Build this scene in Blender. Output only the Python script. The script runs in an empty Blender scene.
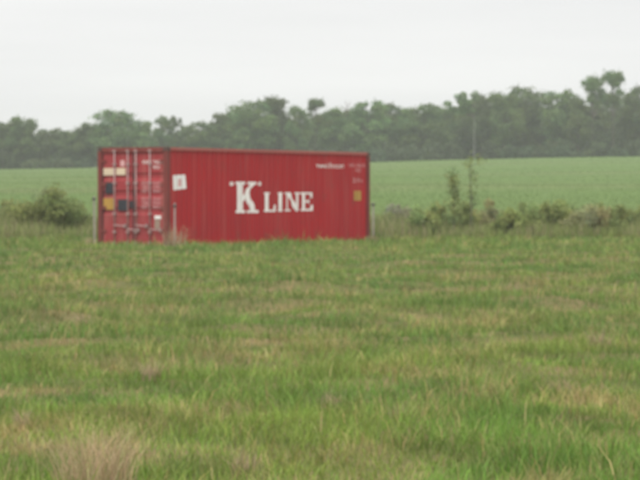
import bpy, bmesh, math, random
import numpy as np
from mathutils import Vector, Matrix

SC = bpy.context.scene
COL = SC.collection
rnd = random.Random(7)
rng = np.random.default_rng(11)

# ------------------------------------------------------------------ camera
F = 3235.0                 # focal length in pixels of the 640 px wide photograph
V0 = 201.0                 # row of the eye level
ZC = 1.67                  # camera height above the verge
cam = bpy.data.cameras.new('camera')
cam.sensor_width = 36.0
cam.lens = 36.0 * F / 640.0
cam.clip_start = 0.1
cam.clip_end = 6000
cam.dof.use_dof = True     # the photograph is out of focus throughout
cam.dof.focus_distance = 3.0
cam.dof.aperture_fstop = 48.0
cam_o = bpy.data.objects.new('camera', cam)
COL.objects.link(cam_o)
cam_o.location = (0, 0, ZC)
cam_o.rotation_euler = (math.radians(90) - math.atan((240 - V0) / F), 0, 0)
SC.camera = cam_o

# ------------------------------------------------------------------ overcast sky, weak soft sun
SUN_EL, SUN_AZ = math.radians(60), math.radians(195)     # azimuth clockwise from +Y
w = bpy.data.worlds.new('World')
SC.world = w
w.use_nodes = True
nt = w.node_tree
nt.nodes.clear()
sky = nt.nodes.new('ShaderNodeTexSky')
sky.sky_type = 'NISHITA'
sky.sun_disc = False
sky.sun_elevation = SUN_EL
sky.sun_rotation = SUN_AZ
sky.dust_density = 4.0
tc = nt.nodes.new('ShaderNodeTexCoord')
mp = nt.nodes.new('ShaderNodeMapping')
mp.inputs['Scale'].default_value = (1, 1, 11.0)
nz = nt.nodes.new('ShaderNodeTexNoise')
nz.inputs['Scale'].default_value = 3.4
nz.inputs['Detail'].default_value = 4
cr = nt.nodes.new('ShaderNodeValToRGB')
cr.color_ramp.elements[0].color = (3.85, 3.86, 3.92, 1)
cr.color_ramp.elements[1].color = (4.50, 4.50, 4.50, 1)
cr.color_ramp.elements[0].position = 0.3
cr.color_ramp.elements[1].position = 0.7
mx = nt.nodes.new('ShaderNodeMix')
mx.data_type = 'RGBA'
mx.inputs['Factor'].default_value = 0.95
bg = nt.nodes.new('ShaderNodeBackground')
bg.inputs['Strength'].default_value = 0.1
wo = nt.nodes.new('ShaderNodeOutputWorld')
nt.links.new(tc.outputs['Generated'], mp.inputs['Vector'])
nt.links.new(mp.outputs[0], nz.inputs['Vector'])
nt.links.new(nz.outputs['Fac'], cr.inputs['Fac'])
nt.links.new(sky.outputs[0], mx.inputs['A'])
nt.links.new(cr.outputs[0], mx.inputs['B'])
nt.links.new(mx.outputs['Result'], bg.inputs['Color'])
nt.links.new(bg.outputs[0], wo.inputs['Surface'])

sl = bpy.data.lights.new('sun', 'SUN')
sl.energy = 1.5
sl.angle = math.radians(60)
sl.color = (1.0, 0.97, 0.93)
so = bpy.data.objects.new('sun', sl)
COL.objects.link(so)
sd = Vector((math.sin(SUN_AZ) * math.cos(SUN_EL), math.cos(SUN_AZ) * math.cos(SUN_EL), math.sin(SUN_EL)))
so.rotation_euler = sd.to_track_quat('Z', 'Y').to_euler()
so.location = (0, -20, 40)

SC.view_settings.view_transform = 'Standard'
SC.view_settings.look = 'None'
SC.view_settings.exposure = 1.15
SC.view_settings.gamma = 1.0
SC.view_settings.use_curve_mapping = False
SC.render.engine = 'CYCLES'
SC.cycles.use_denoising = True
SC.cycles.max_bounces = 8
SC.cycles.volume_bounces = 1
SC.cycles.transparent_max_bounces = 8


# ------------------------------------------------------------------ helpers
def sstep(a, b, t):
    t = np.clip((np.asarray(t, float) - a) / (b - a), 0, 1)
    return t * t * (3 - 2 * t)


class Noise:
    """smooth random field made of sine waves"""
    def __init__(self, seed, wl, n=14, spread=2.2):
        r = np.random.default_rng(seed)
        a = r.uniform(0, 2 * math.pi, n)
        k = 2 * math.pi / (wl * np.exp(r.uniform(-math.log(spread), math.log(spread), n)))
        self.kx, self.ky, self.p = k * np.cos(a), k * np.sin(a), r.uniform(0, 6.28, n)
        self.n = n

    def __call__(self, x, y):
        x = np.asarray(x, float)[..., None]
        y = np.asarray(y, float)[..., None]
        return np.sin(x * self.kx + y * self.ky + self.p).sum(-1) / math.sqrt(self.n / 2)


N_mound = Noise(1, 5.0)
N_hump = Noise(2, 1.6)
N_dry = Noise(3, 3.2)
N_dry2 = Noise(4, 0.9)
N_hue = Noise(5, 4.5)
N_far = Noise(6, 40.0)

_yk = np.array([-2000, -60, 10, 90, 108, 116, 150, 500, 620, 1000, 3000], float)
_zk = np.array([-.6, -.1, .02, .34, .34, .5, 1.25, 7.65, 8.6, 7.0, 0.0], float)


def ground(x, y):
    x = np.asarray(x, float)
    y = np.asarray(y, float)
    z = np.interp(y, _yk, _zk)
    z = z + np.clip(x, -60, 60) * 0.021 * sstep(130, 500, y)
    flat = 1 - sstep(86, 90, y) * (1 - sstep(107, 111, y))
    near = 1 - sstep(118, 140, y)
    amp = 0.4 + 0.6 * sstep(15, 40, y)
    z = z + near * amp * flat * (0.050 * N_mound(x, y) + 0.018 * N_hump(x, y))
    z = z + 0.035 * N_far(x, y) * sstep(140, 260, y)
    return z


def gz(x, y):
    return float(ground(x, y))


def px_x(px, y):
    return (px - 320.0) * y / F


def row_z(row, y):
    return ZC + (V0 - row) * y / F


def mesh_obj(name, verts, faces, mat=None, parent=None, smooth=False):
    me = bpy.data.meshes.new(name)
    me.from_pydata([tuple(v) for v in verts], [], faces)
    me.update()
    if mat:
        me.materials.append(mat)
    if smooth:
        me.polygons.foreach_set('use_smooth', [True] * len(me.polygons))
    o = bpy.data.objects.new(name, me)
    COL.objects.link(o)
    if parent:
        o.parent = parent
    return o


def np_mesh(name, verts, loops_per_face, faces_flat, cols=None, mat=None):
    """large mesh from numpy arrays; all faces have loops_per_face corners"""
    me = bpy.data.meshes.new(name)
    nv = len(verts)
    nf = len(faces_flat) // loops_per_face
    me.vertices.add(nv)
    me.vertices.foreach_set('co', np.asarray(verts, np.float32).ravel())
    me.loops.add(nf * loops_per_face)
    me.loops.foreach_set('vertex_index', np.asarray(faces_flat, np.int32))
    me.polygons.add(nf)
    me.polygons.foreach_set('loop_start', np.arange(nf, dtype=np.int32) * loops_per_face)
    me.update(calc_edges=True)
    if cols is not None:
        ca = me.color_attributes.new('tint', 'FLOAT_COLOR', 'POINT')
        c4 = np.ones((nv, 4), np.float32)
        c4[:, :3] = cols
        ca.data.foreach_set('color', c4.ravel())
    if mat:
        me.materials.append(mat)
    return me


def link(name, data, parent=None):
    o = bpy.data.objects.new(name, data)
    COL.objects.link(o)
    if parent:
        o.parent = parent
    return o


def empty(name, loc, rz=0.0):
    o = bpy.data.objects.new(name, None)
    COL.objects.link(o)
    o.location = loc
    o.rotation_euler = (0, 0, rz)
    o.empty_display_size = 0.3
    return o


def tag(o, label=None, cat=None, group=None, kind=None):
    if label:
        o['label'] = label
    if cat:
        o['category'] = cat
    if group:
        o['group'] = group
    if kind:
        o['kind'] = kind
    return o


# ------------------------------------------------------------------ materials
def new_mat(name):
    m = bpy.data.materials.new(name)
    m.use_nodes = True
    n = m.node_tree
    b = n.nodes['Principled BSDF']
    return m, n, b


def simple(name, col, rough=0.6, metal=0.0, var=0.12, scale=3.0, spec=0.3):
    m, n, b = new_mat(name)
    t = n.nodes.new('ShaderNodeTexCoord')
    z = n.nodes.new('ShaderNodeTexNoise')
    z.inputs['Scale'].default_value = scale
    z.inputs['Detail'].default_value = 5
    r = n.nodes.new('ShaderNodeValToRGB')
    r.color_ramp.elements[0].position = 0.3
    r.color_ramp.elements[1].position = 0.7
    r.color_ramp.elements[0].color = tuple(c * (1 - var) for c in col) + (1,)
    r.color_ramp.elements[1].color = tuple(min(1, c * (1 + var)) for c in col) + (1,)
    n.links.new(t.outputs['Object'], z.inputs['Vector'])
    n.links.new(z.outputs['Fac'], r.inputs['Fac'])
    n.links.new(r.outputs['Color'], b.inputs['Base Color'])
    b.inputs['Roughness'].default_value = rough
    b.inputs['Metallic'].default_value = metal
    b.inputs['Specular IOR Level'].default_value = spec
    return m


def foliage_mat(name, transl=0.3, vary=0.0):
    m = bpy.data.materials.new(name)
    m.use_nodes = True
    n = m.node_tree
    n.nodes.clear()
    out = n.nodes.new('ShaderNodeOutputMaterial')
    at = n.nodes.new('ShaderNodeAttribute')
    at.attribute_name = 'tint'
    d = n.nodes.new('ShaderNodeBsdfPrincipled')
    d.inputs['Roughness'].default_value = 0.6
    d.inputs['Specular IOR Level'].default_value = 0.25
    t = n.nodes.new('ShaderNodeBsdfTranslucent')
    mixs = n.nodes.new('ShaderNodeMixShader')
    mixs.inputs[0].default_value = transl
    oi = n.nodes.new('ShaderNodeObjectInfo')          # every plant has its own tone
    hs = n.nodes.new('ShaderNodeHueSaturation')
    for sock, lo, hi in (('Hue', 0.5 - 0.018 * vary, 0.5 + 0.016 * vary), ('Value', 1 - 0.30 * vary, 1 + 0.35 * vary)):
        mr = n.nodes.new('ShaderNodeMapRange')
        mr.inputs['To Min'].default_value, mr.inputs['To Max'].default_value = lo, hi
        n.links.new(oi.outputs['Random'], mr.inputs['Value'])
        n.links.new(mr.outputs[0], hs.inputs[sock])
    n.links.new(at.outputs['Color'], hs.inputs['Color'])
    n.links.new(hs.outputs['Color'], d.inputs['Base Color'])
    n.links.new(hs.outputs['Color'], t.inputs['Color'])
    n.links.new(d.outputs[0], mixs.inputs[1])
    n.links.new(t.outputs[0], mixs.inputs[2])
    n.links.new(mixs.outputs[0], out.inputs['Surface'])
    return m


M_blade = foliage_mat('grass_blades', 0.3)
M_leaf = foliage_mat('leaves', 0.35, 1.0)
M_shrub = foliage_mat('shrub_leaves', 0.4, 0.3)
M_bark = simple('bark_grey_brown', (0.12, 0.10, 0.085), 0.9, var=0.3, scale=4)
M_pale_bark = simple('bark_pale', (0.27, 0.265, 0.25), 0.85, var=0.2, scale=3)
M_bare = simple('bark_bare_twigs', (0.20, 0.17, 0.15), 0.9, var=0.2, scale=4)


def red_paint(name, base, fade, wear):
    m, n, b = new_mat(name)
    t = n.nodes.new('ShaderNodeTexCoord')
    L = n.links.new

    def noise(scale, detail, mscale):
        mpn = n.nodes.new('ShaderNodeMapping')
        mpn.inputs['Scale'].default_value = mscale
        z = n.nodes.new('ShaderNodeTexNoise')
        z.inputs['Scale'].default_value = scale
        z.inputs['Detail'].default_value = detail
        L(t.outputs['Object'], mpn.inputs['Vector'])
        L(mpn.outputs[0], z.inputs['Vector'])
        return z

    def ramp(z, p0, p1, c0, c1):
        r = n.nodes.new('ShaderNodeValToRGB')
        r.color_ramp.elements[0].position, r.color_ramp.elements[1].position = p0, p1
        r.color_ramp.elements[0].color, r.color_ramp.elements[1].color = c0, c1
        L(z.outputs['Fac'], r.inputs['Fac'])
        return r

    def mix(fac, a, bcol, blend='MIX'):
        k = n.nodes.new('ShaderNodeMix')
        k.data_type = 'RGBA'
        k.blend_type = blend
        L(fac, k.inputs['Factor'])
        L(a, k.inputs['A'])
        k.inputs['B'].default_value = bcol
        return k.outputs['Result']
    z1 = noise(0.8, 5, (1, 1, 1))
    c = ramp(z1, 0.3, 0.72, base + (1,), fade + (1,)).outputs['Color']
    z2 = noise(2.6, 4, (2.2, 2.2, 0.16))            # vertical weather streaks
    f2 = ramp(z2, 0.50, 0.74, (0, 0, 0, 1), (wear, wear, wear, 1)).outputs['Color']
    c = mix(f2, c, (0.40, 0.17, 0.14, 1))
    z3 = noise(2.1, 6, (1.0, 1.0, 0.7))             # rust and grime blotches
    f3 = ramp(z3, 0.62, 0.74, (0, 0, 0, 1), (0.55, 0.55, 0.55, 1)).outputs['Color']
    c = mix(f3, c, (0.16, 0.055, 0.035, 1))
    L(c, b.inputs['Base Color'])
    b.inputs['Roughness'].default_value = 0.7
    b.inputs['Specular IOR Level'].default_value = 0.15
    return m


M_red = red_paint('red_container_paint', (0.40, 0.014, 0.019), (0.34, 0.017, 0.022), 0.22)
M_door = red_paint('red_door_paint', (0.34, 0.040, 0.048), (0.29, 0.048, 0.052), 0.5)
M_rail = red_paint('pale_rail_paint', (0.42, 0.10, 0.09), (0.36, 0.12, 0.10), 0.7)  # paler, pinker red for the top rails
M_post = red_paint('dark_post_paint', (0.20, 0.040, 0.036), (0.15, 0.045, 0.038), 0.3)
M_roof = simple('faded_roof_paint', (0.38, 0.17, 0.15), 0.8, var=0.2)
M_casting = simple('rusty_cast_steel', (0.13, 0.075, 0.06), 0.8, var=0.3, scale=9)
M_white = simple('white_marking_paint', (0.84, 0.82, 0.79), 0.6, var=0.08, scale=2.5)
M_faint = simple('faded_marking_paint', (0.62, 0.36, 0.36), 0.7, var=0.12, scale=5)
M_paper = simple('white_paper', (0.80, 0.80, 0.78), 0.8, var=0.04)
M_cream = simple('cream_label', (0.62, 0.51, 0.37), 0.6, var=0.08)
M_yellow = simple('yellow_label', (0.40, 0.235, 0.05), 0.6, var=0.1)
M_black = simple('dark_placard_and_hole_shade', (0.030, 0.032, 0.040), 0.5, var=0.2)  # placards, and the dark painted in for casting holes
M_rod = simple('galvanised_rod', (0.38, 0.27, 0.26), 0.55, metal=0.15, var=0.2, scale=5)
M_gasket = simple('rubber_gasket', (0.09, 0.035, 0.035), 0.8)
M_box = simple('dull_lock_box', (0.30, 0.22, 0.17), 0.7, var=0.15)
M_stake = simple('weathered_stake', (0.34, 0.30, 0.28), 0.8, var=0.2, scale=6)
M_clip = simple('dark_clip', (0.05, 0.045, 0.045), 0.7)


# ground sheet ------------------------------------------------------
def ground_mat():
    m, n, b = new_mat('meadow_and_crop_ground')
    L = n.links.new
    t = n.nodes.new('ShaderNodeTexCoord')
    sx = n.nodes.new('ShaderNodeSeparateXYZ')
    L(t.outputs['Object'], sx.inputs[0])

    def noise(scale, detail, ms=(1, 1, 1)):
        q = n.nodes.new('ShaderNodeMapping')
        q.inputs['Scale'].default_value = ms
        z = n.nodes.new('ShaderNodeTexNoise')
        z.inputs['Scale'].default_value = scale
        z.inputs['Detail'].default_value = detail
        L(t.outputs['Object'], q.inputs['Vector'])
        L(q.outputs[0], z.inputs['Vector'])
        return z

    def ramp(src, p0, p1, c0, c1):
        r = n.nodes.new('ShaderNodeValToRGB')
        r.color_ramp.elements[0].position, r.color_ramp.elements[1].position = p0, p1
        r.color_ramp.elements[0].color, r.color_ramp.elements[1].color = c0 + (1,), c1 + (1,)
        L(src, r.inputs['Fac'])
        return r.outputs['Color']

    def mix(fac, a, c):
        k = n.nodes.new('ShaderNodeMix')
        k.data_type = 'RGBA'
        L(fac, k.inputs['Factor'])
        L(a, k.inputs['A'])
        L(c, k.inputs['B'])
        return k.outputs['Result']
    meadow = ramp(noise(0.9, 6).outputs['Fac'], 0.35, 0.65, (0.085, 0.105, 0.030), (0.19, 0.15, 0.070))
    crop = ramp(noise(0.10, 6, (0.6, 1.2, 1)).outputs['Fac'], 0.3, 0.7, (0.116, 0.182, 0.052), (0.132, 0.198, 0.058))
    crop2 = ramp(noise(2.0, 4).outputs['Fac'], 0.35, 0.7, (0.116, 0.182, 0.052), (0.132, 0.198, 0.058))
    half = n.nodes.new('ShaderNodeValue')
    half.outputs[0].default_value = 0.4
    crop = mix(half.outputs[0], crop, crop2)
    thin = ramp(noise(1.0, 4, (0.012, 0.035, 1)).outputs['Fac'], 0.48, 0.68, (0, 0, 0), (0.5, 0.5, 0.5))   # thinner, browner strips
    soil = n.nodes.new('ShaderNodeRGB')
    soil.outputs[0].default_value = (0.180, 0.185, 0.085, 1)
    crop = mix(thin, crop, soil.outputs[0])
    mr = n.nodes.new('ShaderNodeMapRange')
    mr.inputs['From Min'].default_value = 119
    mr.inputs['From Max'].default_value = 126
    L(sx.outputs['Y'], mr.inputs['Value'])
    L(mix(mr.outputs[0], meadow, crop), b.inputs['Base Color'])
    b.inputs['Roughness'].default_value = 0.95
    b.inputs['Specular IOR Level'].default_value = 0.1
    bp = n.nodes.new('ShaderNodeBump')
    bp.inputs['Distance'].default_value = 0.06
    L(noise(3.0, 5).outputs['Fac'], bp.inputs['Height'])
    L(bp.outputs[0], b.inputs['Normal'])
    return m


def grow(start, stop, step, factor):
    v, s = [start], step
    while v[-1] < stop:
        v.append(v[-1] + s)
        s *= factor
    return v


xd = list(np.arange(-15, 15.01, 0.5))
xg = grow(15, 1500, 0.8, 1.16)[1:]
X = np.array([-q for q in reversed(xg)] + xd + xg)
yd = list(np.arange(8, 130, 0.4))
yg = grow(130, 1500, 0.8, 1.06)[1:]
yb = [8 - q for q in reversed(grow(0, 700, 1.0, 1.25)[1:])]
Y = np.array(yb + yd + yg)
GX, GY = np.meshgrid(X, Y)
GZ = ground(GX, GY)
nx, ny = len(X), len(Y)
idx = np.arange(nx * ny).reshape(ny, nx)
quads = np.stack([idx[:-1, :-1], idx[:-1, 1:], idx[1:, 1:], idx[1:, :-1]], -1).reshape(-1)
gme = np_mesh('ground', np.stack([GX, GY, GZ], -1).reshape(-1, 3), 4, quads, mat=ground_mat())
gme.polygons.foreach_set('use_smooth', [True] * len(gme.polygons))
tag(link('ground', gme), kind='structure')

# ------------------------------------------------------------------ the shipping container
CL, CW, CH = 12.192, 2.438, 2.896
CD, CTH = 93.8, math.radians(60.3)
CXB = px_x(167.6, CD)
CZ = gz(CXB, CD) + 0.005
cont = empty('shipping_container', (CXB, CD, CZ), CTH)
tag(cont, 'long red corrugated shipping container with white lettering standing in the grass', 'container')
Rinv = Matrix.Rotation(-CTH, 3, 'Z')


def ray_local(px, row):
    """camera position and ray direction in the container's own axes"""
    o = Rinv @ (Vector((0, 0, ZC)) - Vector((CXB, CD, CZ)))
    d = Rinv @ Vector(((px - 320) / F, 1.0, (V0 - row) / F))
    return o, d


def on_side(px, row):
    o, d = ray_local(px, row)
    p = o + d * (-o.y / d.y)
    return p.x, p.z


def on_door(px, row):
    o, d = ray_local(px, row)
    p = o + d * (-o.x / d.x)
    return p.y, p.z


def bbox(x0, x1, y0, y1, z0, z1):
    v = [(x, y, z) for z in (z0, z1) for y in (y0, y1) for x in (x0, x1)]
    f = [(0, 2, 3, 1), (4, 5, 7, 6), (0, 1, 5, 4), (2, 6, 7, 3), (0, 4, 6, 2), (1, 3, 7, 5)]
    return v, f


def merge(parts):
    V, Fc = [], []
    for v, f in parts:
        k = len(V)
        V += v
        Fc += [tuple(i + k for i in q) for q in f]
    return V, Fc


def box(name, b6, mat, parent, bevel=0.0):
    v, f = bbox(*b6)
    o = mesh_obj(name, v, f, mat, parent)
    if bevel:
        bm = bmesh.new()
        bm.from_mesh(o.data)
        bmesh.ops.bevel(bm, geom=bm.edges[:], offset=bevel, segments=2, affect='EDGES')
        bm.to_mesh(o.data)
        bm.free()
    return o


def cyl(p0, p1, r0, r1=None, n=8):
    r1 = r0 if r1 is None else r1
    p0, p1 = Vector(p0), Vector(p1)
    q = (p1 - p0).to_track_quat('Z', 'Y')
    v, f = [], []
    for p, r in ((p0, r0), (p1, r1)):
        for k in range(n):
            a = 2 * math.pi * k / n
            v.append(tuple(p + q @ Vector((r * math.cos(a), r * math.sin(a), 0))))
    for k in range(n):
        f.append((k, (k + 1) % n, n + (k + 1) % n, n + k))
    f.append(tuple(reversed(range(n))))
    f.append(tuple(range(n, 2 * n)))
    return v, f


# corrugation of the long walls: list of (u, depth) break points between the posts
PITCH, FLAT_O, SLOPE, FLAT_I, DEEP = 0.2780, 0.072, 0.068, 0.070, 0.036


def profile(u0, u1):
    pts, u = [(u0, 0.0)], u0
    while True:
        for du, d in ((FLAT_O, 0.0), (SLOPE, DEEP), (FLAT_I, DEEP), (SLOPE, 0.0)):
            u += du
            if u >= u1 - 0.02:
                pts.append((u1, pts[-1][1]))
                return pts
            pts.append((u, d))


U0, U1 = 0.16, CL - 0.16
Z0, Z1 = 0.162, CH - 0.10
PROF = profile(U0, U1)
SKIN = 0.028              # outermost skin lies this far inside the posts


def corr_wall(name, y_out, sgn):
    """corrugated wall along x; sgn +1 means inward is +y"""
    v, f = [], []
    for u, d in PROF:
        for z in (Z0, Z1):
            v.append((u, y_out + sgn * (SKIN + d), z))
    for u, d in PROF:
        for z in (Z0, Z1):
            v.append((u, y_out + sgn * (SKIN + d + 0.004), z))
    n = len(PROF)
    for k in range(n - 1):
        a, b2, c, d2 = 2 * k, 2 * k + 2, 2 * k + 3, 2 * k + 1
        f.append((a, b2, c, d2))
        f.append(tuple(i + 2 * n for i in (d2, c, b2, a)))
    return mesh_obj(name, v, f, M_red, cont)


side = corr_wall('side_wall', 0.0, 1)
corr_wall('side_wall', CW, -1)
# closed front end: shallow vertical corrugation
ev, ef = [], []
ep = profile(0.16, CW - 0.16)
for u, d in ep:
    for z in (0.16, CH - 0.10):
        ev.append((CL - 0.03 - d, u, z))
for k in range(len(ep) - 1):
    ef.append((2 * k, 2 * k + 2, 2 * k + 3, 2 * k + 1))
mesh_obj('end_wall', ev, ef, M_red, cont)
# roof sheet with shallow cross corrugation
rv, rf = [], []
rp = profile(0.16, CL - 0.16)
for u, d in rp:
    for y in (0.05, CW - 0.05):
        rv.append((u, y, CH - 0.018 - d * 0.5))
for k in range(len(rp) - 1):
    rf.append((2 * k, 2 * k + 2, 2 * k + 3, 2 * k + 1))
mesh_obj('roof', rv, rf, M_roof, cont)
box('floor', (0.12, CL - 0.12, 0.05, CW - 0.05, 0.12, 0.15), M_casting, cont)
for y0 in (0.004, CW - 0.064):
    box('top_rail', (0.181, CL - 0.181, y0, y0 + 0.06, CH - 0.100, CH - 0.012), M_rail, cont, 0.006)
    box('bottom_rail', (0.181, CL - 0.181, y0 + 0.004, y0 + 0.060, 0.012, 0.161), M_red, cont, 0.006)
for x0 in (0.0, CL - 0.16):
    for y0 in (0.0, CW - 0.15):
        box('corner_post', (x0 + 0.003, x0 + 0.157, y0 + 0.003, y0 + 0.147, 0.122, CH - 0.122), M_post, cont, 0.008)
for x0 in (0.0, CL - 0.178):
    for y0 in (0.0, CW - 0.162):
        for z0 in (0.0, CH - 0.118):
            cst = box('corner_casting', (x0, x0 + 0.178, y0, y0 + 0.162, z0, z0 + 0.118), M_casting, cont, 0.012)
            yo = -0.003 if y0 == 0 else CW - 0.0005
            box('lifting_hole_shade', (x0 + 0.055, x0 + 0.125, yo, yo + 0.0035, z0 + 0.035, z0 + 0.085), M_black, cst)  # solid dark plate, its colour stands for the shade in the hole
            xo = -0.003 if x0 == 0 else CL - 0.0005
            box('lifting_hole_shade', (xo, xo + 0.0035, y0 + 0.045, y0 + 0.115, z0 + 0.035, z0 + 0.085), M_black, cst)  # same dark plate for the hole's shade, on the end face
box('front_sill', (CL - 0.10, CL - 0.003, 0.164, CW - 0.164, 0.015, 0.158), M_red, cont)
box('front_header', (CL - 0.10, CL - 0.003, 0.164, CW - 0.164, CH - 0.103, CH - 0.012), M_red, cont)
box('door_sill', (0.004, 0.10, 0.164, CW - 0.164, 0.012, 0.150), M_door, cont, 0.006)
box('door_header', (0.004, 0.10, 0.164, CW - 0.164, CH - 0.150, CH - 0.008), M_post, cont, 0.006)

# doors --------------------------------------------------------------
DZ0, DZ1 = 0.158, CH - 0.158
DFACE = 0.060            # proud face of the door panel, measured inward from the end plane


def make_door(y0, y1, hinge_y, inner_y):
    d = empty('door', (0, 0, 0))
    d.parent = cont
    # panel with three horizontal recessed bands, like pressed steel door sheets
    zs = [DZ0, DZ0 + 0.10]
    prof = [(DZ0, 0), (DZ0 + 0.04, 0)]
    for cz in (on_door(150, 211)[1], on_door(150, 194)[1], on_door(150, 176.5)[1]):
        prof += [(cz - 0.115, 0), (cz - 0.065, 0.034), (cz + 0.065, 0.034), (cz + 0.115, 0)]
    prof += [(DZ1 - 0.04, 0), (DZ1, 0)]
    v, f = [], []
    for z, dep in prof:
        for y in (y0 + 0.02, y1 - 0.02):
            v.append((DFACE + dep, y, z))
    for k in range(len(prof) - 1):
        f.append((2 * k, 2 * k + 2, 2 * k + 3, 2 * k + 1))
    mesh_obj('door_panel', v, f, M_door, d)
    gv, gf = merge([bbox(DFACE - 0.012, DFACE + 0.03, y0, y0 + 0.022, DZ0, DZ1),
                    bbox(DFACE - 0.012, DFACE + 0.03, y1 - 0.022, y1, DZ0, DZ1)])
    mesh_obj('gasket', gv, gf, M_gasket, d)
    for k in range(4):
        hz = DZ0 + 0.25 + k * 0.68
        s = 1 if hinge_y < inner_y else -1
        a, b2 = sorted((hinge_y - s * 0.05, hinge_y + s * 0.13))
        mesh_obj('hinge', *bbox(DFACE - 0.034, DFACE - 0.014, a, b2, hz, hz + 0.085), M_post, d)
    return d


MID = CW / 2
door_r = make_door(0.155, MID - 0.004, 0.155, MID)
door_l = make_door(MID + 0.004, CW - 0.155, CW - 0.155, MID)
for px, dd, hdir in ((114.2, door_l, -1), (127.5, door_l, 1), (135.6, door_r, -1), (149.6, door_r, 1)):
    y = on_door(px, 195)[0]
    rod = mesh_obj('locking_rod', *cyl((0.012, y, 0.07), (0.012, y, CH - 0.07), 0.018), M_rod, dd, smooth=True)
    for z in (0.11, 0.42, 0.95, 1.85, 2.40, CH - 0.11):
        mesh_obj('rod_bracket', *bbox(-0.0135, 0.045, y - 0.055, y + 0.055, z - 0.025, z + 0.025), M_rod, rod)
    hz = 0.62 if hdir < 0 else 0.50
    y2 = y + hdir * 0.40 if (dd is door_l) else y + hdir * 0.40
    hv, hf = merge([cyl((-0.022, y, hz), (-0.026, y - abs(hdir) * 0.38, hz - 0.03), 0.018, 0.015),
                    bbox(-0.012, 0.05, y - 0.40, y - 0.33, hz - 0.075, hz + 0.03)])
    mesh_obj('door_handle', hv, hf, M_rod, rod)


def door_rect(name, x0, x1, r0, r1, mat, parent, off=0.004, label=None):
    ya, za = on_door(x0, r0)
    yb2, zb2 = on_door(x1, r1)
    xf = DFACE - 0.002 - off
    o = mesh_obj(name, *bbox(xf - 0.003, xf, min(ya, yb2), max(ya, yb2), min(za, zb2), max(za, zb2)), mat, parent)
    if label:
        o['label'] = label
    return o


door_rect('marking_label', 102.2, 113.2, 168.2, 175.3, M_cream, door_l, label='cream label, left half of a pair')
door_rect('marking_label', 115.0, 124.6, 168.0, 174.9, M_cream, door_l, label='cream label, right half of a pair')
door_rect('round_mark', 119.4, 123.6, 160.3, 166.2, M_faint, door_l)
door_rect('placard', 104.2, 112.0, 182.5, 193.5, M_black, door_l)
door_rect('height_caution_label', 102.2, 113.4, 198.3, 209.6, M_yellow, door_l, label='yellow caution label')
door_rect('placard', 116.8, 126.0, 199.5, 210.6, M_black, door_l)
door_rect('placard', 128.3, 131.4, 200.8, 208.2, M_black, door_l)
door_rect('placard', 132.2, 134.0, 200.8, 208.2, M_black, door_r)
door_rect('paper_label', 153.6, 160.0, 215.6, 219.0, M_paper, door_r)
door_rect('lock_box', 153.8, 159.2, 219.6, 229.0, M_box, door_r, off=0.012)


# lettering ------------------------------------------------------------
def text_tris(txt, size=1.0, spacing=1.0):
    """flat triangles of a line of text in the built-in font, origin at its lower left"""
    cu = bpy.data.curves.new('lettering', 'FONT')
    cu.body = txt
    cu.size = size
    cu.space_character = spacing
    cu.resolution_u = 2
    o = bpy.data.objects.new('lettering', cu)
    COL.objects.link(o)
    dg = bpy.context.evaluated_depsgraph_get()
    me = o.evaluated_get(dg).to_mesh()
    me.calc_loop_triangles()
    vs = [(q.co.x, q.co.y) for q in me.vertices]
    tr = [[vs[i] for i in t.vertices] for t in me.loop_triangles]
    o.evaluated_get(dg).to_mesh_clear()
    bpy.data.objects.remove(o)
    bpy.data.curves.remove(cu)
    mnx = min(p[0] for t in tr for p in t)
    mny = min(p[1] for t in tr for p in t)
    mxx = max(p[0] for t in tr for p in t)
    mxy = max(p[1] for t in tr for p in t)
    return [[((p[0] - mnx) / (mxx - mnx), (p[1] - mny) / (mxy - mny)) for p in t] for t in tr]


def clip(poly, u, keep_right):
    out = []
    for k in range(len(poly)):
        a, b2 = poly[k], poly[(k + 1) % len(poly)]
        ia = (a[0] >= u) == keep_right or a[0] == u
        ib = (b2[0] >= u) == keep_right or b2[0] == u
        if ia:
            out.append(a)
        if ia != ib:
            t = (u - a[0]) / (b2[0] - a[0])
            out.append((u, a[1] + t * (b2[1] - a[1])))
    return out


def depth_at(u):
    return float(np.interp(u, [q[0] for q in PROF], [q[1] for q in PROF]))


def painted_on_side(name, polys, mat, parent, off=0.002):
    """paint that follows the corrugated steel: polygons in (u, z), cut at every bend"""
    v, f = [], []
    for n, poly in enumerate(polys):
        lo, hi = min(p[0] for p in poly), max(p[0] for p in poly)
        cuts = [U0] + [q[0] for q in PROF if lo < q[0] < hi] + [U1]
        for a, b2 in zip(cuts[:-1], cuts[1:]):
            pc = clip(clip(poly, a, True), b2, False) if len(cuts) > 2 else poly
            cl = []
            for p in pc:
                if not cl or (abs(p[0] - cl[-1][0]) + abs(p[1] - cl[-1][1])) > 1e-6:
                    cl.append(p)
            if len(cl) < 3:
                continue
            k = len(v)
            v += [(p[0], SKIN + depth_at(p[0]) - off - 0.0004 * (n % 5), p[1]) for p in cl]
            f.append(tuple(range(k, k + len(cl))))
    return mesh_obj(name, v, f, mat, parent)


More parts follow.
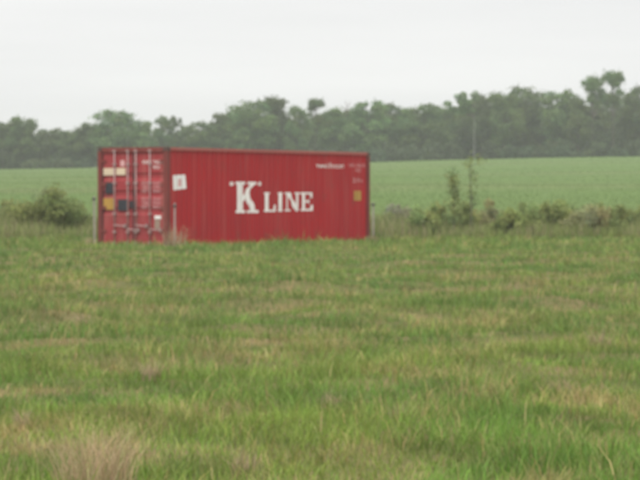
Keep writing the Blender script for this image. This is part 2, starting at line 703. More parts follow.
GLYPH = {   # heavy slab-serif capitals as convex pieces on a unit square
    'K': [[(.10, 0), (.34, 0), (.34, 1), (.10, 1)], [(0, 0), (.46, 0), (.46, .085), (0, .085)],
          [(0, .915), (.46, .915), (.46, 1), (0, 1)],
          [(.34, .36), (.34, .56), (.66, .93), (.86, .93)],
          [(.42, .56), (.60, .66), (.97, .05), (.68, .05)],
          [(.56, .915), (.98, .915), (.98, 1), (.56, 1)], [(.54, 0), (1.04, 0), (1.04, .085), (.54, .085)]],
    'L': [[(.13, 0), (.37, 0), (.37, 1), (.13, 1)], [(0, .91), (.54, .91), (.54, 1), (0, 1)],
          [(0, 0), (1, 0), (1, .10), (0, .10)], [(.84, .10), (1, .10), (1, .36), (.90, .36)]],
    'I': [[(.28, 0), (.72, 0), (.72, 1), (.28, 1)], [(0, 0), (1, 0), (1, .09), (0, .09)],
          [(0, .91), (1, .91), (1, 1), (0, 1)]],
    'N': [[(.08, 0), (.24, 0), (.24, 1), (.08, 1)], [(0, 0), (.36, 0), (.36, .09), (0, .09)],
          [(0, .91), (.30, .91), (.30, 1), (0, 1)], [(.12, 1), (.36, 1), (.92, 0), (.70, 0)],
          [(.76, .0), (.92, .0), (.92, 1), (.76, 1)], [(.64, .91), (1, .91), (1, 1), (.64, 1)]],
    'E': [[(.13, 0), (.37, 0), (.37, 1), (.13, 1)], [(0, .90), (.96, .90), (.96, 1), (0, 1)],
          [(0, 0), (1, 0), (1, .10), (0, .10)], [(.84, .10), (1, .10), (1, .32), (.90, .32)],
          [(.86, .70), (.96, .70), (.96, .90), (.82, .90)], [(.40, .46), (.66, .46), (.66, .56), (.40, .56)],
          [(.62, .38), (.70, .38), (.70, .64), (.62, .64)]],
    '"': [[(.0, .0), (.42, .2), (.42, 1), (.0, 1)], [(.58, .0), (1, .2), (1, 1), (.58, 1)]],
}


def letter(ch, x0, x1, rt, rb, name='letter'):
    ua, za = on_side(x0, rb)
    ub, zb = on_side(x1, rb)
    zt = on_side((x0 + x1) / 2, rt)[1]
    zz = on_side((x0 + x1) / 2, rb)[1]
    polys = [[(ua + p[0] * (ub - ua), zz + p[1] * (zt - zz)) for p in g] for g in GLYPH[ch]]
    o = painted_on_side(name, polys, M_white, side)
    return o


letter('K', 236.6, 258.4, 181.8, 213.0)
letter('L', 265.2, 276.8, 192.4, 211.8)
letter('I', 278.8, 284.2, 192.4, 211.5)
letter('N', 286.0, 300.6, 192.4, 211.2)
letter('E', 302.2, 313.6, 192.4, 210.8)
letter('"', 230.4, 234.6, 182.0, 186.0, 'quotation_mark')
letter('"', 259.0, 262.6, 182.0, 186.0, 'quotation_mark')


def side_text(txt, x0, x1, rt, rb, mat, name='lettering'):
    ua = on_side(x0, rb)[0]
    ub = on_side(x1, rb)[0]
    zt = on_side((x0 + x1) / 2, rt)[1]
    zb = on_side((x0 + x1) / 2, rb)[1]
    return tag(painted_on_side(name, [[(ua + p[0] * (ub - ua), zb + p[1] * (zt - zb)) for p in t] for t in text_tris(txt)],
                               mat, side), kind='stuff')


side_text('www.kline.com', 317.2, 345.6, 162.6, 168.2, M_white)
side_text('KKFU 762412', 350.0, 366.8, 163.6, 167.2, M_faint)
side_text('45G1', 356.2, 361.6, 168.4, 172.0, M_faint)
side_text('2.9m', 354.4, 364.0, 178.0, 182.6, M_faint)
for (x0, x1, r0, r1, nm, mt) in ((355.6, 362.6, 190.8, 200.6, 'height_caution_label', M_yellow),):
    ua, ub = on_side(x0, r1)[0], on_side(x1, r1)[0]
    zt, zb = on_side(359, r0)[1], on_side(359, r1)[1]
    painted_on_side(nm, [[(ua, zb), (ub, zb), (ub, zt), (ua, zt)]], mt, side)
# slightly crooked white notice stuck to the wall near the door end
q = [on_side(174.9, 190.2), on_side(187.3, 188.6), on_side(186.0, 174.6), on_side(174.6, 175.3)]
painted_on_side('paper_notice', [q], M_paper, side)['label'] = 'crooked white paper notice'
q = [on_side(179.6, 186.6), on_side(183.0, 186.2), on_side(182.6, 178.6), on_side(179.8, 179.0)]
painted_on_side('notice_print', [q], M_faint, side, off=0.006)


def door_text(txt, x0, x1, rt, rb, mat, parent, name='lettering'):
    ya, zb = on_door(x0, rb)
    yb2, _ = on_door(x1, rb)
    zt = on_door((x0 + x1) / 2, rt)[1]
    v, f = [], []
    for t in text_tris(txt):
        k = len(v)
        v += [(DFACE - 0.006, ya + p[0] * (yb2 - ya), zb + p[1] * (zt - zb)) for p in t]
        f.append((k, k + 1, k + 2))
    return tag(mesh_obj(name, v, f, mat, parent), kind='stuff')


door_text('KKFU 762412', 141.6, 165.0, 160.2, 163.8, M_white, door_r)
door_text('45G1', 152.0, 158.6, 165.4, 168.8, M_white, door_r)
for r0 in (181.6, 197.6):
    for k, (a, b2) in enumerate((('MAX.WT', '32500'), ('TARE', '3940'), ('NET', '28560'))):
        door_text(a, 140.6, 147.4, r0 + k * 3.9, r0 + 2.9 + k * 3.9, M_faint, door_r)
        door_text(b2, 151.6, 159.4, r0 + k * 3.9, r0 + 2.9 + k * 3.9, M_faint, door_r)

# ------------------------------------------------------------------ stakes by the container corners
def stake(px, y, top_row, label, lean=0.0):
    x = px_x(px, y)
    z = gz(x, y)
    h = row_z(top_row, y) - z
    s = empty('stake', (x, y, z), 0.35)
    s.rotation_euler[1] = lean
    tag(s, label, 'stake', 'pale stakes by the container corners')
    v, f = merge([bbox(-0.024, 0.024, -0.006, 0.006, -0.25, h), bbox(-0.006, 0.006, 0.0062, 0.045, -0.25, h - 0.01)])
    mesh_obj('post', v, f, M_stake, s)
    mesh_obj('clip', *bbox(-0.055, 0.045, -0.022, 0.050, h - 0.12, h - 0.06), M_clip, s)
    return s


stake(174.4, 93.35, 203.0, 'pale stake standing against the long side next to the door end', 0.01)
stake(373.2, 104.2, 202.0, 'pale stake standing just off the blank far end of the container', 0.0)
stake(94.6, 94.9, 196.0, 'pale stake standing beside the door with the yellow label', -0.01)


# ------------------------------------------------------------------ leaves, shrubs and trees
def leaf_quads(cent, size, rg, cols, up=0.25, aspect=1.5):
    """one diamond-shaped leaf (4 corners) for each centre; random facing"""
    n = len(cent)
    a = rg.normal(size=(n, 3))
    a[:, 2] *= 0.8
    a /= np.linalg.norm(a, axis=1)[:, None]
    b = rg.normal(size=(n, 3))
    b[:, 2] += up
    b -= a * (a * b).sum(1)[:, None]
    b /= np.linalg.norm(b, axis=1)[:, None]
    s = size * rg.uniform(0.6, 1.35, n)[:, None]
    fold = np.cross(a, b) * s * 0.15
    v = np.stack([cent - a * s * aspect / 2, cent - b * s / 2 + fold, cent + a * s * aspect / 2, cent + b * s / 2 + fold], 1)
    return v.reshape(-1, 3), np.repeat(cols, 4, axis=0)


def blob_leaves(blobs, per, rg, base, var, shell=0.55):
    cs, cl = [], []
    tot = sum((b[3] * b[4]) for b in blobs)
    for (x, y, z, r, h) in blobs:
        n = max(6, int(per * r * h / tot))
        d = rg.normal(size=(n, 3))
        d /= np.linalg.norm(d, axis=1)[:, None]
        rad = shell + (1 - shell) * rg.random(n) ** 0.7
        rad *= 1 + 0.22 * np.sin(3 * d[:, 0] + x * 5) * np.sin(4 * d[:, 2] + z * 3)
        p = d * rad[:, None] * np.array([r, r, h]) + np.array([x, y, z])
        cs.append(p)
        tone = rg.normal(1.0, 0.10)
        hue = rg.normal(0, 0.06)
        c = np.array(base) * tone * np.array([1 + hue, 1, 1 - hue])
        cl.append(c[None] * (1 + rg.normal(0, var, (n, 1))) * (1 + rg.normal(0, 0.05, (n, 3))))
    return np.concatenate(cs), np.clip(np.concatenate(cl), 0.004, 0.6)


def limb_mesh(segs, n=6):
    V, Fc = [], []
    for p0, p1, r0, r1 in segs:
        v, f = cyl(p0, p1, r0, r1, n)
        k = len(V)
        V += v
        Fc += [tuple(i + k for i in q) for q in f]
    return V, Fc


def tree_variant(kind, seed, leaves=9000):
    """unit-height tree (1 m tall, crown half-width about 0.5*wide) scaled later; returns trunk mesh, crown mesh"""
    rg = np.random.default_rng(seed)
    blobs, segs = [], []
    lean = rg.normal(0, 0.02, 2)
    top = 0.9
    pts = [Vector((lean[0] * t + 0.01 * math.sin(5 * t + seed), lean[1] * t, t * top)) for t in np.linspace(0, 1, 7)]
    for k in range(6):
        r0, r1 = 0.020 * (1 - k / 7), 0.020 * (1 - (k + 1) / 7)
        segs.append((pts[k], pts[k + 1], r0, r1))
    if kind == 'dome':
        m, zlo, shape = 44, 0.20, lambda t: 0.43 * math.sqrt(max(0.05, 1 - ((t - .48) / .57) ** 2))
    elif kind == 'column':
        m, zlo, shape = 32, 0.16, lambda t: 0.40 * math.sqrt(max(0.05, 1 - ((t - .42) / .64) ** 2))
    elif kind == 'ragged':
        m, zlo, shape = 38, 0.22, lambda t: (0.34 + 0.10 * math.sin(9 * t + seed)) * math.sqrt(max(0.08, 1 - ((t - .46) / .60) ** 2))
    else:            # 'tuft': bare-ish stem, ball of foliage at the top
        m, zlo, shape = 15, 0.30, lambda t: (0.42 if t > 0.66 else 0.22 + 0.1 * math.sin(8 * t))
    if kind == 'ball':
        m = 26
    for k in range(m):
        t = (k + rg.random()) / m
        z = zlo + (0.93 - zlo) * t
        R = max(0.05, shape(t))
        a = k * 2.399 + rg.normal(0, 0.4)
        rr = R * (0.15 + 0.75 * math.sqrt(rg.random()))
        x, y = rr * math.cos(a), rr * math.sin(a)
        br = rg.uniform(0.065, 0.16) * (0.65 + R)
        blobs.append((x, y, z, br, br * rg.uniform(0.42, 0.62)))
        if kind == 'ball':      # round head on a thin stem, a few sprays lower down
            d = rg.normal(size=3)
            d *= rg.random() ** .4 / np.linalg.norm(d)
            if k < 17:
                x, y, z, br = 0.34 * d[0], 0.34 * d[1], 0.875 + 0.070 * d[2], 0.13
            else:
                x, y, z, br = 0.44 * d[0], 0.44 * d[1], 0.60 + 0.24 * rg.random(), 0.16
            blobs[-1] = (x, y, z, br, br * 0.22)
        q = pts[min(6, int(6 * max(0, z - 0.15) / top))]
        segs.append((q, Vector((x, y, z)), 0.007, 0.003))
    c, col = blob_leaves(blobs, leaves, rg, (0.122, 0.182, 0.060), 0.20)
    v, cc = leaf_quads(c + rg.normal(0, 1, c.shape) * (rg.random((len(c), 1)) < .42) * np.array([[.045, .045, .026]]), 0.025, rg, col)
    # leaves are given in unit space; z was squashed consistently with the later scale
    crown = np_mesh('crown', v, 4, np.arange(len(v)), cc, M_leaf)
    V, Fc = limb_mesh(segs, 5)
    tm = bpy.data.meshes.new('trunk')
    tm.from_pydata([tuple(p) for p in V], [], Fc)
    tm.materials.append(M_bark)
    return tm, crown


VAR = {'dome': [tree_variant('dome', s) for s in (21, 22, 23)],
       'column': [tree_variant('column', s) for s in (31, 32)],
       'ragged': [tree_variant('ragged', s) for s in (41, 42, 43)],
       'tuft': [tree_variant('tuft', s, 5000) for s in (51, 52)],
       'ball': [tree_variant('ball', s, 5000) for s in (61, 62)]}
VW = {'dome': 0.98, 'column': 0.84, 'ragged': 0.88, 'tuft': 0.92, 'ball': 0.92}     # natural crown width of the unit variants


def place_tree(name, px, top_row, wpx, y, kind, k, label, group=None):
    x = px_x(px, y)
    z = gz(x, y)
    h = row_z(top_row, y) - z
    wd = wpx * y / F * 1.4
    t = empty(name, (x, y, z), (px * 1.7 + k) % 6.28)
    tag(t, label, 'tree', group)
    tm, cm = VAR[kind][k % len(VAR[kind])]
    for nm, me in (('trunk', tm), ('crown', cm)):
        o = link(nm, me, t)
        o.scale = (wd / VW[kind], wd / VW[kind], h / 0.95)
    return t


G_DOME = 'round-crowned trees of the wood'
L_DOME = 'full round-crowned green tree along the edge of the distant wood'
G_COL = 'slender trees of the wood'
L_COL = 'slender upright green tree squeezed between rounder trees of the wood'
G_RAG = 'ragged trees of the wood'
L_RAG = 'ragged loose-crowned green tree along the edge of the distant wood'
front = [
    (-28, 118, 42, 'dome'), (3, 122, 36, 'dome'), (22, 118, 30, 'ragged'), (52, 129, 32, 'dome'), (72, 131, 28, 'column'),
    (91, 124, 30, 'ragged'), (143, 121, 22, 'column'), (163, 117, 18, 'column'),
    (200, 123, 36, 'dome'), (223, 114, 34, 'ragged'), (276, 99, 30, 'ragged'),
    (297, 107, 20, 'column'), (333, 109, 30, 'ragged'), (368, 101, 42, 'dome'),
    (392, 105, 32, 'dome'), (408, 109, 26, 'ragged'), (428, 104, 40, 'dome'), (446, 108, 22, 'column'),
    (482, 96, 34, 'dome'), (503, 95, 32, 'ragged'), (524, 88, 40, 'dome'),
    (562, 91, 40, 'dome'), (578, 100, 24, 'ragged'), (640, 88, 36, 'dome'), (664, 82, 44, 'ragged'), (690, 84, 44, 'dome')]
for n, (px, tr, wp, kd) in enumerate(front):
    lb, gp, nm = {'dome': (L_DOME, G_DOME, 'broadleaf_tree'), 'ragged': (L_RAG, G_RAG, 'broadleaf_tree'),
                  'column': (L_COL, G_COL, 'slender_tree')}[kd]
    place_tree(nm, px, tr, wp, 500 + (n * 7 % 11) - 4, kd, n, lb, gp)
# trees that stand out
place_tree('broadleaf_tree', 118, 110, 46, 496, 'dome', 1, 'wide domed tree of the wood standing beside a thin tufted tree with sky round it')
place_tree('broadleaf_tree', 252, 102, 46, 495, 'dome', 2, 'large broad round tree between the two thin tufted trees of the wood')
place_tree('slender_tree', 316, 100, 15, 503, 'ball', 1, 'thin tree with a small tufted tip near the leafless tree of the wood')
place_tree('slender_tree', 177, 117, 11, 509, 'tuft', 1, 'thin tufted tree with gaps of sky showing round its top')
place_tree('slender_tree', 592, 78, 18, 496, 'ball', 0, 'tall tree with ball-shaped top, the lower of two such side by side')
place_tree('slender_tree', 613, 73, 19, 497, 'ball', 1, 'tallest tree of the wood, with a ball-shaped top')
# inner rows of the wood
G_IN = 'trees deeper inside the wood'
L_IN = 'green tree deeper inside the wood, half hidden behind the front row'
for n in range(-7, 43):
    px = -40 + n * 20.5 + rnd.uniform(-5, 5)
    sky_line = np.interp(px, [-40, 0, 40, 100, 150, 190, 250, 300, 350, 440, 520, 545, 600, 720],
                         [128, 128, 143, 130, 138, 140, 117, 122, 113, 114, 101, 119, 100, 96])
    place_tree('inner_tree', px, sky_line - 4 + rnd.uniform(0, 8), rnd.uniform(34, 46), 513 + rnd.uniform(0, 18),
               ('dome', 'ragged')[n % 2], n, L_IN, G_IN)


def branchy(name_seed, h, spread, n_br, rg):
    """bare branching skeleton, real metres"""
    segs = []
    pts = [Vector((0.15 * math.sin(2 * t + name_seed), 0.1 * t, h * t)) for t in np.linspace(0, 1, 8)]
    for k in range(7):
        segs.append((pts[k], pts[k + 1], 0.11 * (1 - k / 8), 0.11 * (1 - (k + 1) / 8)))
    for b in range(n_br):
        t = 0.35 + 0.6 * b / n_br
        p = pts[int(t * 7)].lerp(pts[min(7, int(t * 7) + 1)], t * 7 % 1)
        a = b * 2.4 + rg.random()
        ln = spread * (1.15 - t) * rg.uniform(0.7, 1.2)
        e = p + Vector((math.cos(a) * ln, math.sin(a) * ln, ln * rg.uniform(0.9, 1.7)))
        m = p.lerp(e, 0.5) + Vector((0, 0, -0.08 * ln))
        segs += [(p, m, 0.045, 0.03), (m, e, 0.03, 0.014)]
        for s in range(4):
            q0 = p.lerp(e, 0.4 + 0.15 * s)
            a2 = a + rg.uniform(-1.1, 1.1)
            l2 = ln * rg.uniform(0.3, 0.55)
            segs.append((q0, q0 + Vector((math.cos(a2) * l2, math.sin(a2) * l2, l2 * rg.uniform(0.8, 1.6))), 0.018, 0.009))
    return segs


def bare_tree(px, top_row, y, seed, label):
    x = px_x(px, y)
    z = gz(x, y)
    h = row_z(top_row, y) - z
    t = empty('bare_tree', (x, y, z))
    tag(t, label, 'tree')
    segs = branchy(seed, h * 0.9, h * 0.22, 12, np.random.default_rng(seed))
    mesh_obj('trunk', *limb_mesh(segs[:7]), M_bare, t)
    mesh_obj('branches', *limb_mesh(segs[7:], 4), M_bare, t)


bare_tree(347, 92, 505, 3, 'leafless tree with bare twigs poking out above the wood')
bare_tree(541, 98, 508, 5, 'leafless tree with thin bare twigs in the notch of the wood')

# slender tree with a pale trunk at the front of the wood
y = 489.0
x = px_x(474, y)
z = gz(x, y)
t = empty('birch_tree', (x, y, z))
tag(t, 'slender birch with a pale straight trunk at the edge of the wood', 'tree')
h = row_z(90, y) - z
mesh_obj('trunk', *limb_mesh([((0, 0, -.2), (0.05, 0, h * .5), 0.055, 0.045), ((0.05, 0, h * .5), (-.05, 0, h * .93), 0.045, 0.02)], 8), M_pale_bark, t)
rg = np.random.default_rng(77)
bl = [(rg.normal(-1.6, 1.1), rg.normal(0, .8), h * rg.uniform(.68, .97), rg.uniform(.6, 1.1), rg.uniform(.4, .8)) for _ in range(13)]
c, col = blob_leaves(bl, 2600, rg, (0.122, 0.182, 0.060), 0.20)
v, cc = leaf_quads(c, 0.22, rg, col)
link('crown', np_mesh('crown', v, 4, np.arange(len(v)), cc, M_leaf), t)
mesh_obj('branches', *limb_mesh([((0, 0, h * .6), (b[0], b[1], b[2]), .05, .02) for b in bl], 4), M_bark, t)

# undergrowth along the foot of the wood: reads as one mass
rg = np.random.default_rng(91)
cs, cl = [], []
for n in range(540):
    yy = 486 + rg.uniform(0, 44)
    xx = rg.uniform(-78, 78)
    zz = gz(xx, yy)
    hh = rg.uniform(1.0, 2.9) * (0.75 if yy < 490 else (1.0 if yy < 500 else 1.9))
    c, col = blob_leaves([(xx, yy, zz + hh * 0.45, rg.uniform(1.0, 2.0), hh * 0.6)], 420, rg, (0.075, 0.105, 0.045), 0.18)
    cs.append(c)
    cl.append(col)
v, cc = leaf_quads(np.concatenate(cs), 0.30, rg, np.concatenate(cl))
tag(link('undergrowth', np_mesh('undergrowth', v, 4, np.arange(len(v)), cc, M_leaf)),
    'dense green undergrowth along the foot of the distant wood', 'undergrowth', kind='stuff')


# ------------------------------------------------------------------ shrubs of the field margin
def shrub(px, top_row, wpx, y, label, base=(0.085, 0.115, 0.045), seed=0, leaves=2600, leaf=0.055, group=None, name='shrub', dense=1.0):
    rg = np.random.default_rng(seed + 500)
    x = px_x(px, y)
    z = gz(x, y)
    h = row_z(top_row, y) - z
    wd = wpx * y / F * 1.2
    t = empty(name, (x, y, z))
    tag(t, label, 'shrub', group)
    blobs, segs = [], []
    nb = 16
    for k in range(nb):
        a = rg.uniform(0, 6.28)
        f = math.sqrt((k + .5) / nb)
        bx, by = 0.40 * wd * f * math.cos(a), 0.35 * wd * f * math.sin(a)
        bz = h * (0.86 - 0.40 * f * f) * rg.uniform(0.55, 1.0)
        br = wd * rg.uniform(0.13, 0.21)
        blobs.append((bx, by, bz, br, min(bz * 0.8, h * rg.uniform(0.16, 0.26))))
        segs.append((Vector((bx * .12, by * .12, -0.05)), Vector((bx * .6, by * .6, bz * .6)), 0.014, 0.009))
        segs.append((Vector((bx * .6, by * .6, bz * .6)), Vector((bx * 1.05, by * 1.05, bz * 1.12)), 0.009, 0.003))
    c, col = blob_leaves(blobs, leaves, rg, base, 0.18, shell=0.3)
    c[:, 2] = np.maximum(c[:, 2], 0.02)
    v, cc = leaf_quads(c, leaf, rg, col, aspect=1.9)
    link('foliage', np_mesh('foliage', v, 4, np.arange(len(v)), cc, M_shrub), t)
    mesh_obj('stems', *limb_mesh(segs, 5), M_bark, t)
    return t


shrub(49, 187, 66, 113.0, 'wide dense green shrub off the container door end', (0.26, 0.315, 0.105), 1, 6500)
shrub(42, 174, 20, 114.5, 'pale thin leafy bush poking up out of the wide dense shrub', (0.24, 0.28, 0.13), 2, 600, 0.05)
shrub(14, 194, 46, 114.0, 'low olive shrub spreading beside the wide dense shrub', (0.29, 0.335, 0.125), 3, 3600)
shrub(78, 204, 28, 114.2, 'small dull green shrub between the wide dense shrub and the container', (0.29, 0.335, 0.125), 4, 2200)
shrub(-16, 199, 38, 115.0, 'low olive shrub on the outer side of the one beside the wide dense shrub', (0.29, 0.32, 0.14), 5, 1800)
shrub(400, 197, 30, 113.5, 'greyish twiggy shrub just beyond the far end of the container', (0.255, 0.245, 0.18), 6, 1100, 0.05)
shrub(384, 207, 22, 112.5, 'low green shrub close to the far end of the container', (0.28, 0.325, 0.14), 7, 1300)
G_LOW = 'low shrubs in the field margin'
L_LOW = 'low olive green shrub among dry weeds in the field margin'
G_BRN = 'brownish shrubs in the field margin'
L_BRN = 'low brownish shrub among tall weeds in the field margin'
for n, (px, tr, wp) in enumerate([(422, 211, 26), (440, 207, 26), (462, 206, 26), (486, 210, 28), (510, 213, 26), (528, 211, 28),
                                  (549, 209, 28), (566, 205, 24), (588, 206, 34), (606, 212, 24), (624, 214, 28), (648, 211, 34), (672, 212, 30)]):
    brown = n in (3, 8)
    shrub(px, tr - 10, wp * 1.25, 111.2 + (n * 5 % 4), L_BRN if brown else L_LOW,
          (0.31, 0.305, 0.145) if brown else (0.28, 0.335, 0.115), 20 + n, 2500, 0.052, G_BRN if brown else G_LOW)


def sapling(px, top_row, y, width, nleaf, tiers, label, seed):
    rg = np.random.default_rng(seed)
    x = px_x(px, y)
    z = gz(x, y)
    h = row_z(top_row, y) - z
    t = empty('sapling', (x, y, z))
    tag(t, label, 'sapling')
    segs = [((0, 0, -.1), (.03, 0, h * .5), .022, .015), ((.03, 0, h * .5), (-.05, .02, h), .015, .004)]
    blobs = []
    for k, (tz, wx, dx) in enumerate(tiers):
        blobs.append((dx, rg.normal(0, .05), h * tz, wx * width, h * 0.085))
        segs.append(((0, 0, h * (tz - .08)), (dx, 0, h * tz), .009, .003))
    c, col = blob_leaves(blobs, nleaf, rg, (0.26, 0.33, 0.13), 0.15, shell=0.0)
    c = c + rg.normal(0, 1, c.shape) * np.array([[.07, .07, .06]])
    v, cc = leaf_quads(c, 0.055, rg, col, aspect=1.9)
    link('foliage', np_mesh('foliage', v, 4, np.arange(len(v)), cc, M_shrub), t)
    mesh_obj('stem', *limb_mesh(segs, 6), M_bark, t)


sapling(453.5, 170, 111.5, 0.30, 950, [(.96, .55, -.06), (.88, .7, -.04), (.80, .75, 0), (.72, .9, .02), (.64, .8, .06), (.55, 1.0, .0),
                                       (.46, 1.1, .04), (.38, 1.2, .08), (.30, 1.0, -.05)], 'narrow leafy sapling in the field margin, the denser of two', 5)
sapling(470.5, 156, 112.0, 0.34, 330, [(.97, .5, 0), (.95, .6, .36), (.90, .6, -.10), (.80, .5, .02), (.70, .55, .08), (.58, .5, .0), (.52, .8, .10), (.44, .5, .14)],
        'tall thin sapling with sparse leaves beside the denser sapling', 6)


# ------------------------------------------------------------------ grass
def blades(x, y, h, wd, lean, col, rg, z=None):
    """curved blades: quad + tip as 3 triangles each"""
    n = len(x)
    z = ground(x, y) if z is None else z
    a = rg.uniform(0, 2 * math.pi, n)
    fx, fy = np.cos(a), np.sin(a)
    la = rg.uniform(0, 2 * math.pi, n)
    lx, ly = np.cos(la) * lean * h, np.sin(la) * lean * h
    b = np.stack([x, y, z - 0.02], 1)
    m = b + np.stack([lx * .35, ly * .35, h * .58], 1)
    t = b + np.stack([lx, ly, h * np.sqrt(np.clip(1.05 - lean ** 2 * .5, .1, 1))], 1)
    s = np.stack([fx * wd / 2, fy * wd / 2, np.zeros(n)], 1)
    v = np.stack([b - s, b + s, m - s * .8, m + s * .8, t], 1).reshape(-1, 3)
    k = (np.arange(n) * 5)[:, None]
    f = np.concatenate([k + np.array([[0, 1, 3]]), k + np.array([[0, 3, 2]]), k + np.array([[2, 3, 4]])], 1).reshape(-1)
    c = np.repeat(col[:, None, :], 5, 1)
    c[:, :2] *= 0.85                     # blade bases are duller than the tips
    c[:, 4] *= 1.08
    return v, f, c.reshape(-1, 3)


def scatter(y0, y1, per_m2, rg, margin=3.6):
    ymax = y1
    hw = ymax * 320 / F + margin
    n = int(2 * hw * (y1 - y0) * per_m2)
    x = rg.uniform(-hw, hw, n)
    y = rg.uniform(y0, y1, n)
    k = np.abs(x) < y * 320 / F + margin
    return x[k], y[k]


def inside_container(x, y):
    dx, dy = x - CXB, y - CD
    u = dx * math.cos(CTH) + dy * math.sin(CTH)
    v = -dx * math.sin(CTH) + dy * math.cos(CTH)
    return (u > -0.02) & (u < CL + 0.02) & (v > -0.02) & (v < CW + 0.02)


def near_wall(x, y):
    dx, dy = x - CXB, y - CD
    u = dx * math.cos(CTH) + dy * math.sin(CTH)
    v = -dx * math.sin(CTH) + dy * math.cos(CTH)
    d = np.hypot(np.maximum(np.maximum(-u, u - CL), 0), np.maximum(np.maximum(-v, v - CW), 0))
    return 1 - sstep(0.25, 0.8, d)


rg = np.random.default_rng(5)
VV, FF, CC, base = [], [], [], 0
for (y0, y1, dens, wmul) in ((15, 24, 820, 1.05), (24, 34, 540, 1.25), (34, 48, 300, 1.6), (48, 66, 170, 2.2), (66, 90, 100, 3.1), (90, 121, 55, 4.2)):
    x, y = scatter(y0, y1, dens, rg)
    # blades stand in tufts: pull points towards scattered tuft centres
    pull = rg.random(len(x)) < 0.5
    x = np.where(pull, np.round(x / .16) * .16 + .05 * np.sin(y * 13) + rg.normal(0, .028, len(x)), x)
    y = np.where(pull, np.round(y / .16) * .16 + .05 * np.sin(x * 11) + rg.normal(0, .028, len(x)), y)
    ok = ~inside_container(x, y)
    x, y = x[ok], y[ok]
    n = len(x)
    dry = 0.52 * N_dry(x, y * .7) + 0.55 * N_dry2(x, y * .8) + rg.normal(0, 0.70, n)
    dryness = np.clip((dry - 0.46 - 0.36 * sstep(50, 80, y)) / 1.5, 0, 0.85)
    tall = rg.random(n) < 0.022
    dryness = np.where(tall & (rg.random(n) < .7), .9, dryness)      # old straw standing out of the new growth
    hue = np.clip(N_hue(x, y), -1.2, 1.4)
    g = np.stack([0.166 + 0.026 * hue, 0.250 + 0.014 * hue, 0.056 + 0.004 * hue], 1)
    lush = np.clip(1 - (y - 18) / 22, 0, 1)[:, None]
    g = g * (1 + lush * np.array([[0.12, 0.14, -0.10]]))
    tan = np.array([[0.46, 0.35, 0.165]])
    col = g * (1 - dryness[:, None]) + tan * dryness[:, None]
    col *= np.clip(rg.normal(1, 0.20, n) * (1 + 0.13 * N_hump(x * 1.7, y * .8)), 0.4, 1.8)[:, None] * (1 + rg.normal(0, .05, (n, 3)))
    col = np.clip(col, 0.01, 0.6)
    h = rg.gamma(6, 0.0160 + 0.009 * sstep(80, 92, y), n) * (0.85 + 0.25 * np.clip(N_hue(x * 1.7, y * 1.3), -1.5, 1.5)) + 0.03
    h = np.minimum(np.where(tall, h * 1.5, h), .30)
    h *= 1 + 0.55 * near_wall(x, y) * np.clip(N_hump(x * 1.3, y * 1.3) + .35, 0, 1.3)      # ungrazed growth against the steel
    wd = rg.uniform(0.004, 0.008, n) * wmul
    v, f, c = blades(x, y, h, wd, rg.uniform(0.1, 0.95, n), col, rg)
    VV.append(v)
    FF.append(f + base)
    CC.append(c)
    base += len(v)
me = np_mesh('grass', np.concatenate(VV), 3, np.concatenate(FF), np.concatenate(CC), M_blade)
tag(link('grass', me), 'rough green meadow grass with dry tan patches round the container', 'grass', kind='stuff')

# tall weeds and dry stalks of the field margin behind the container
rg = np.random.default_rng(6)
n = 60000
y = rg.uniform(109.5, 118.5, n)
x = rg.uniform(-18, 18, n)
patch = np.clip(N_dry(x * .8, y * .4) * .5 + .5, 0, 1)
h = (0.35 + 0.85 * rg.random(n)) * (0.6 + 0.5 * patch) * (1 - 0.5 * np.abs(y - 114) / 5)
ok = ~inside_container(x, y)
col = np.where((rg.random(n) < 0.06 + .24 * patch)[:, None], np.array([[0.36, 0.31, 0.18]]), np.array([[0.225, 0.275, 0.085]]))
col = np.clip(col * rg.normal(1, .2, n)[:, None], .01, .6)
v, f, c = blades(x[ok], y[ok], h[ok], rg.uniform(.012, .03, n)[ok], rg.uniform(.05, .5, n)[ok], col[ok], rg)
tag(link('margin_weeds', np_mesh('margin_weeds', v, 3, f, c, M_blade)),
    'strip of tall weeds and dry stalks between meadow and crop', 'weeds', kind='stuff')

# young crop on the rising field
rg = np.random.default_rng(8)
n = 200000
y = 119 + 371 * rg.random(n) ** 1.6
x = rg.uniform(-1, 1, n) * (y * 320 / F + 12)
fade = np.clip(1 - (y - 119) / 60, 0, 1)
col = np.array([[0.132, 0.202, 0.058]]) * (1 - .6 * fade[:, None]) + np.array([[0.27, 0.25, 0.13]]) * .6 * fade[:, None]
col = np.clip(col * rg.normal(1, .04, n)[:, None] * (1 + 0.05 * N_far(x * 2, y * .7))[:, None], .01, .6)
v, f, c = blades(x, y, rg.uniform(.04, .10, n), rg.uniform(.02, .06, n), rg.uniform(.2, .9, n), col, rg)
tag(link('crop', np_mesh('crop', v, 3, f, c, M_blade)), 'young green crop covering the rising field', 'crop', kind='stuff')


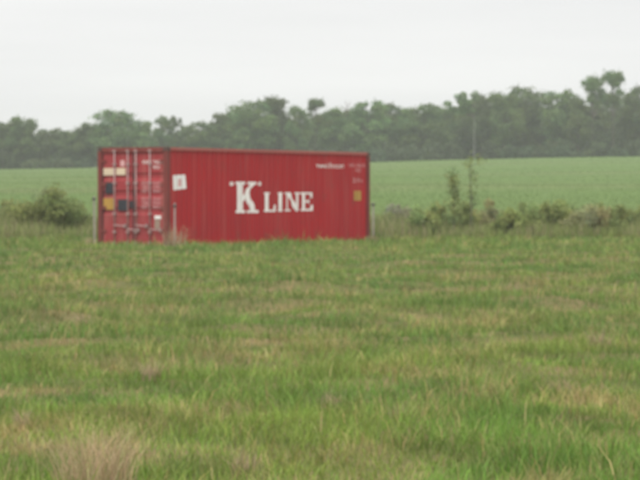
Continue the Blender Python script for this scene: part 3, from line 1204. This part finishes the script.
# ------------------------------------------------------------------ dry clumps that stand out of the grass
def dry_clump(px, y, wd, h, n, label, seed, tone=(0.42, 0.32, 0.20), stalk=0.006, group=None):
    rg = np.random.default_rng(seed)
    x0 = px_x(px, y)
    r = wd / 2 * np.sqrt(rg.random(n)) * 0.75
    a = rg.uniform(0, 6.28, n)
    x, yy = r * np.cos(a), r * np.sin(a)
    hh = h * rg.uniform(.5, 1.0, n) * (1 - .35 * (r / (wd / 2)) ** 2)
    col = np.array([tone]) * rg.normal(1, .17, n)[:, None] * (1 + rg.normal(0, .04, (n, 3)))
    grey = (rg.random(n) < .3)[:, None]
    col = np.clip(np.where(grey, col * np.array([[.88, .92, .92]]), col), .02, .6)
    t = tag(empty('dry_grass_clump', (x0, y, gz(x0, y))), label, 'dry grass', group)
    v, f, c = blades(x, yy, hh, rg.uniform(.6, 1.3, n) * stalk, rg.uniform(.05, .8, n), col, rg, z=np.zeros(n))
    tag(link('stalks', np_mesh('stalks', v, 3, f, c, M_blade), t), kind='stuff')
    # feathery seed heads on part of the stalks
    if h < .5:
        return t
    m = n // 3
    hc = np.stack([x[:m] * 1.25, yy[:m] * 1.25, hh[:m] * .93], 1)
    hc = np.repeat(hc, 5, 0) + rg.normal(0, 1, (m * 5, 3)) * np.array([[.012, .012, .03]]) * (h / .5)
    v, cc = leaf_quads(hc, stalk * 0.9, rg, np.repeat(col[:m], 5, 0), aspect=2.2)
    tag(link('seed_heads', np_mesh('seed_heads', v, 4, np.arange(len(v)), cc, M_blade), t), kind='stuff')
    return t


dry_clump(95, 17.6, 0.62, 0.57, 420, 'big pinkish tan clump of dry grass, the largest in the meadow', 1, (0.50, 0.375, 0.225), 0.004)
dry_clump(174, 90.6, 0.80, 0.85, 95, 'tan clump of tall dry grass at the container corner by the doors', 2, stalk=0.016)
dry_clump(373, 103.3, 0.6, 0.36, 90, 'low tan clump of dry grass at the far end of the container', 3, stalk=0.016)
dry_clump(90, 93.6, 0.5, 0.42, 80, 'tan clump of dry grass beside the door with the yellow label', 4, stalk=0.016)
G_CL = 'small dry clumps in the meadow'
L_CL = 'small tan clump of dry grass in the open meadow'
for n, (px, row, wd, h) in enumerate([(80, 330, .30, .34), (44, 335, .26, .30), (592, 300, .34, .34), (243, 478, .22, .26), (600, 350, .34, .30),
                                      (305, 345, .34, .26), (470, 360, .40, .22), (150, 372, .26, .24), (22, 430, .22, .22),
                                      (560, 395, .30, .22), (400, 420, .22, .18), (515, 285, .5, .3), (330, 410, .25, .2)]):
    yy = 20.0
    for _ in range(40):                      # follow the pixel ray down to the ground
        yy = (ZC - gz(px_x(px, yy), yy)) * F / (row - V0)
    dry_clump(px, yy, wd, h, 90, L_CL, 30 + n, stalk=0.004 + yy * 0.00010, group=G_CL)

# ------------------------------------------------------------------ moist hazy air
hv, hf = bbox(-1800, 1800, -900, 1800, -3.0, 26.0)
haze = mesh_obj('haze', hv, hf)
tag(haze, kind='stuff')
hm = bpy.data.materials.new('haze_air')
hm.use_nodes = True
hn = hm.node_tree
hn.nodes.clear()
ho = hn.nodes.new('ShaderNodeOutputMaterial')
pv = hn.nodes.new('ShaderNodeVolumePrincipled')
pv.inputs['Color'].default_value = (0.93, 0.95, 0.97, 1)
pv.inputs['Density'].default_value = 0.00040
pv.inputs['Anisotropy'].default_value = 0.2
hn.links.new(pv.outputs[0], ho.inputs['Volume'])
haze.data.materials.append(hm)
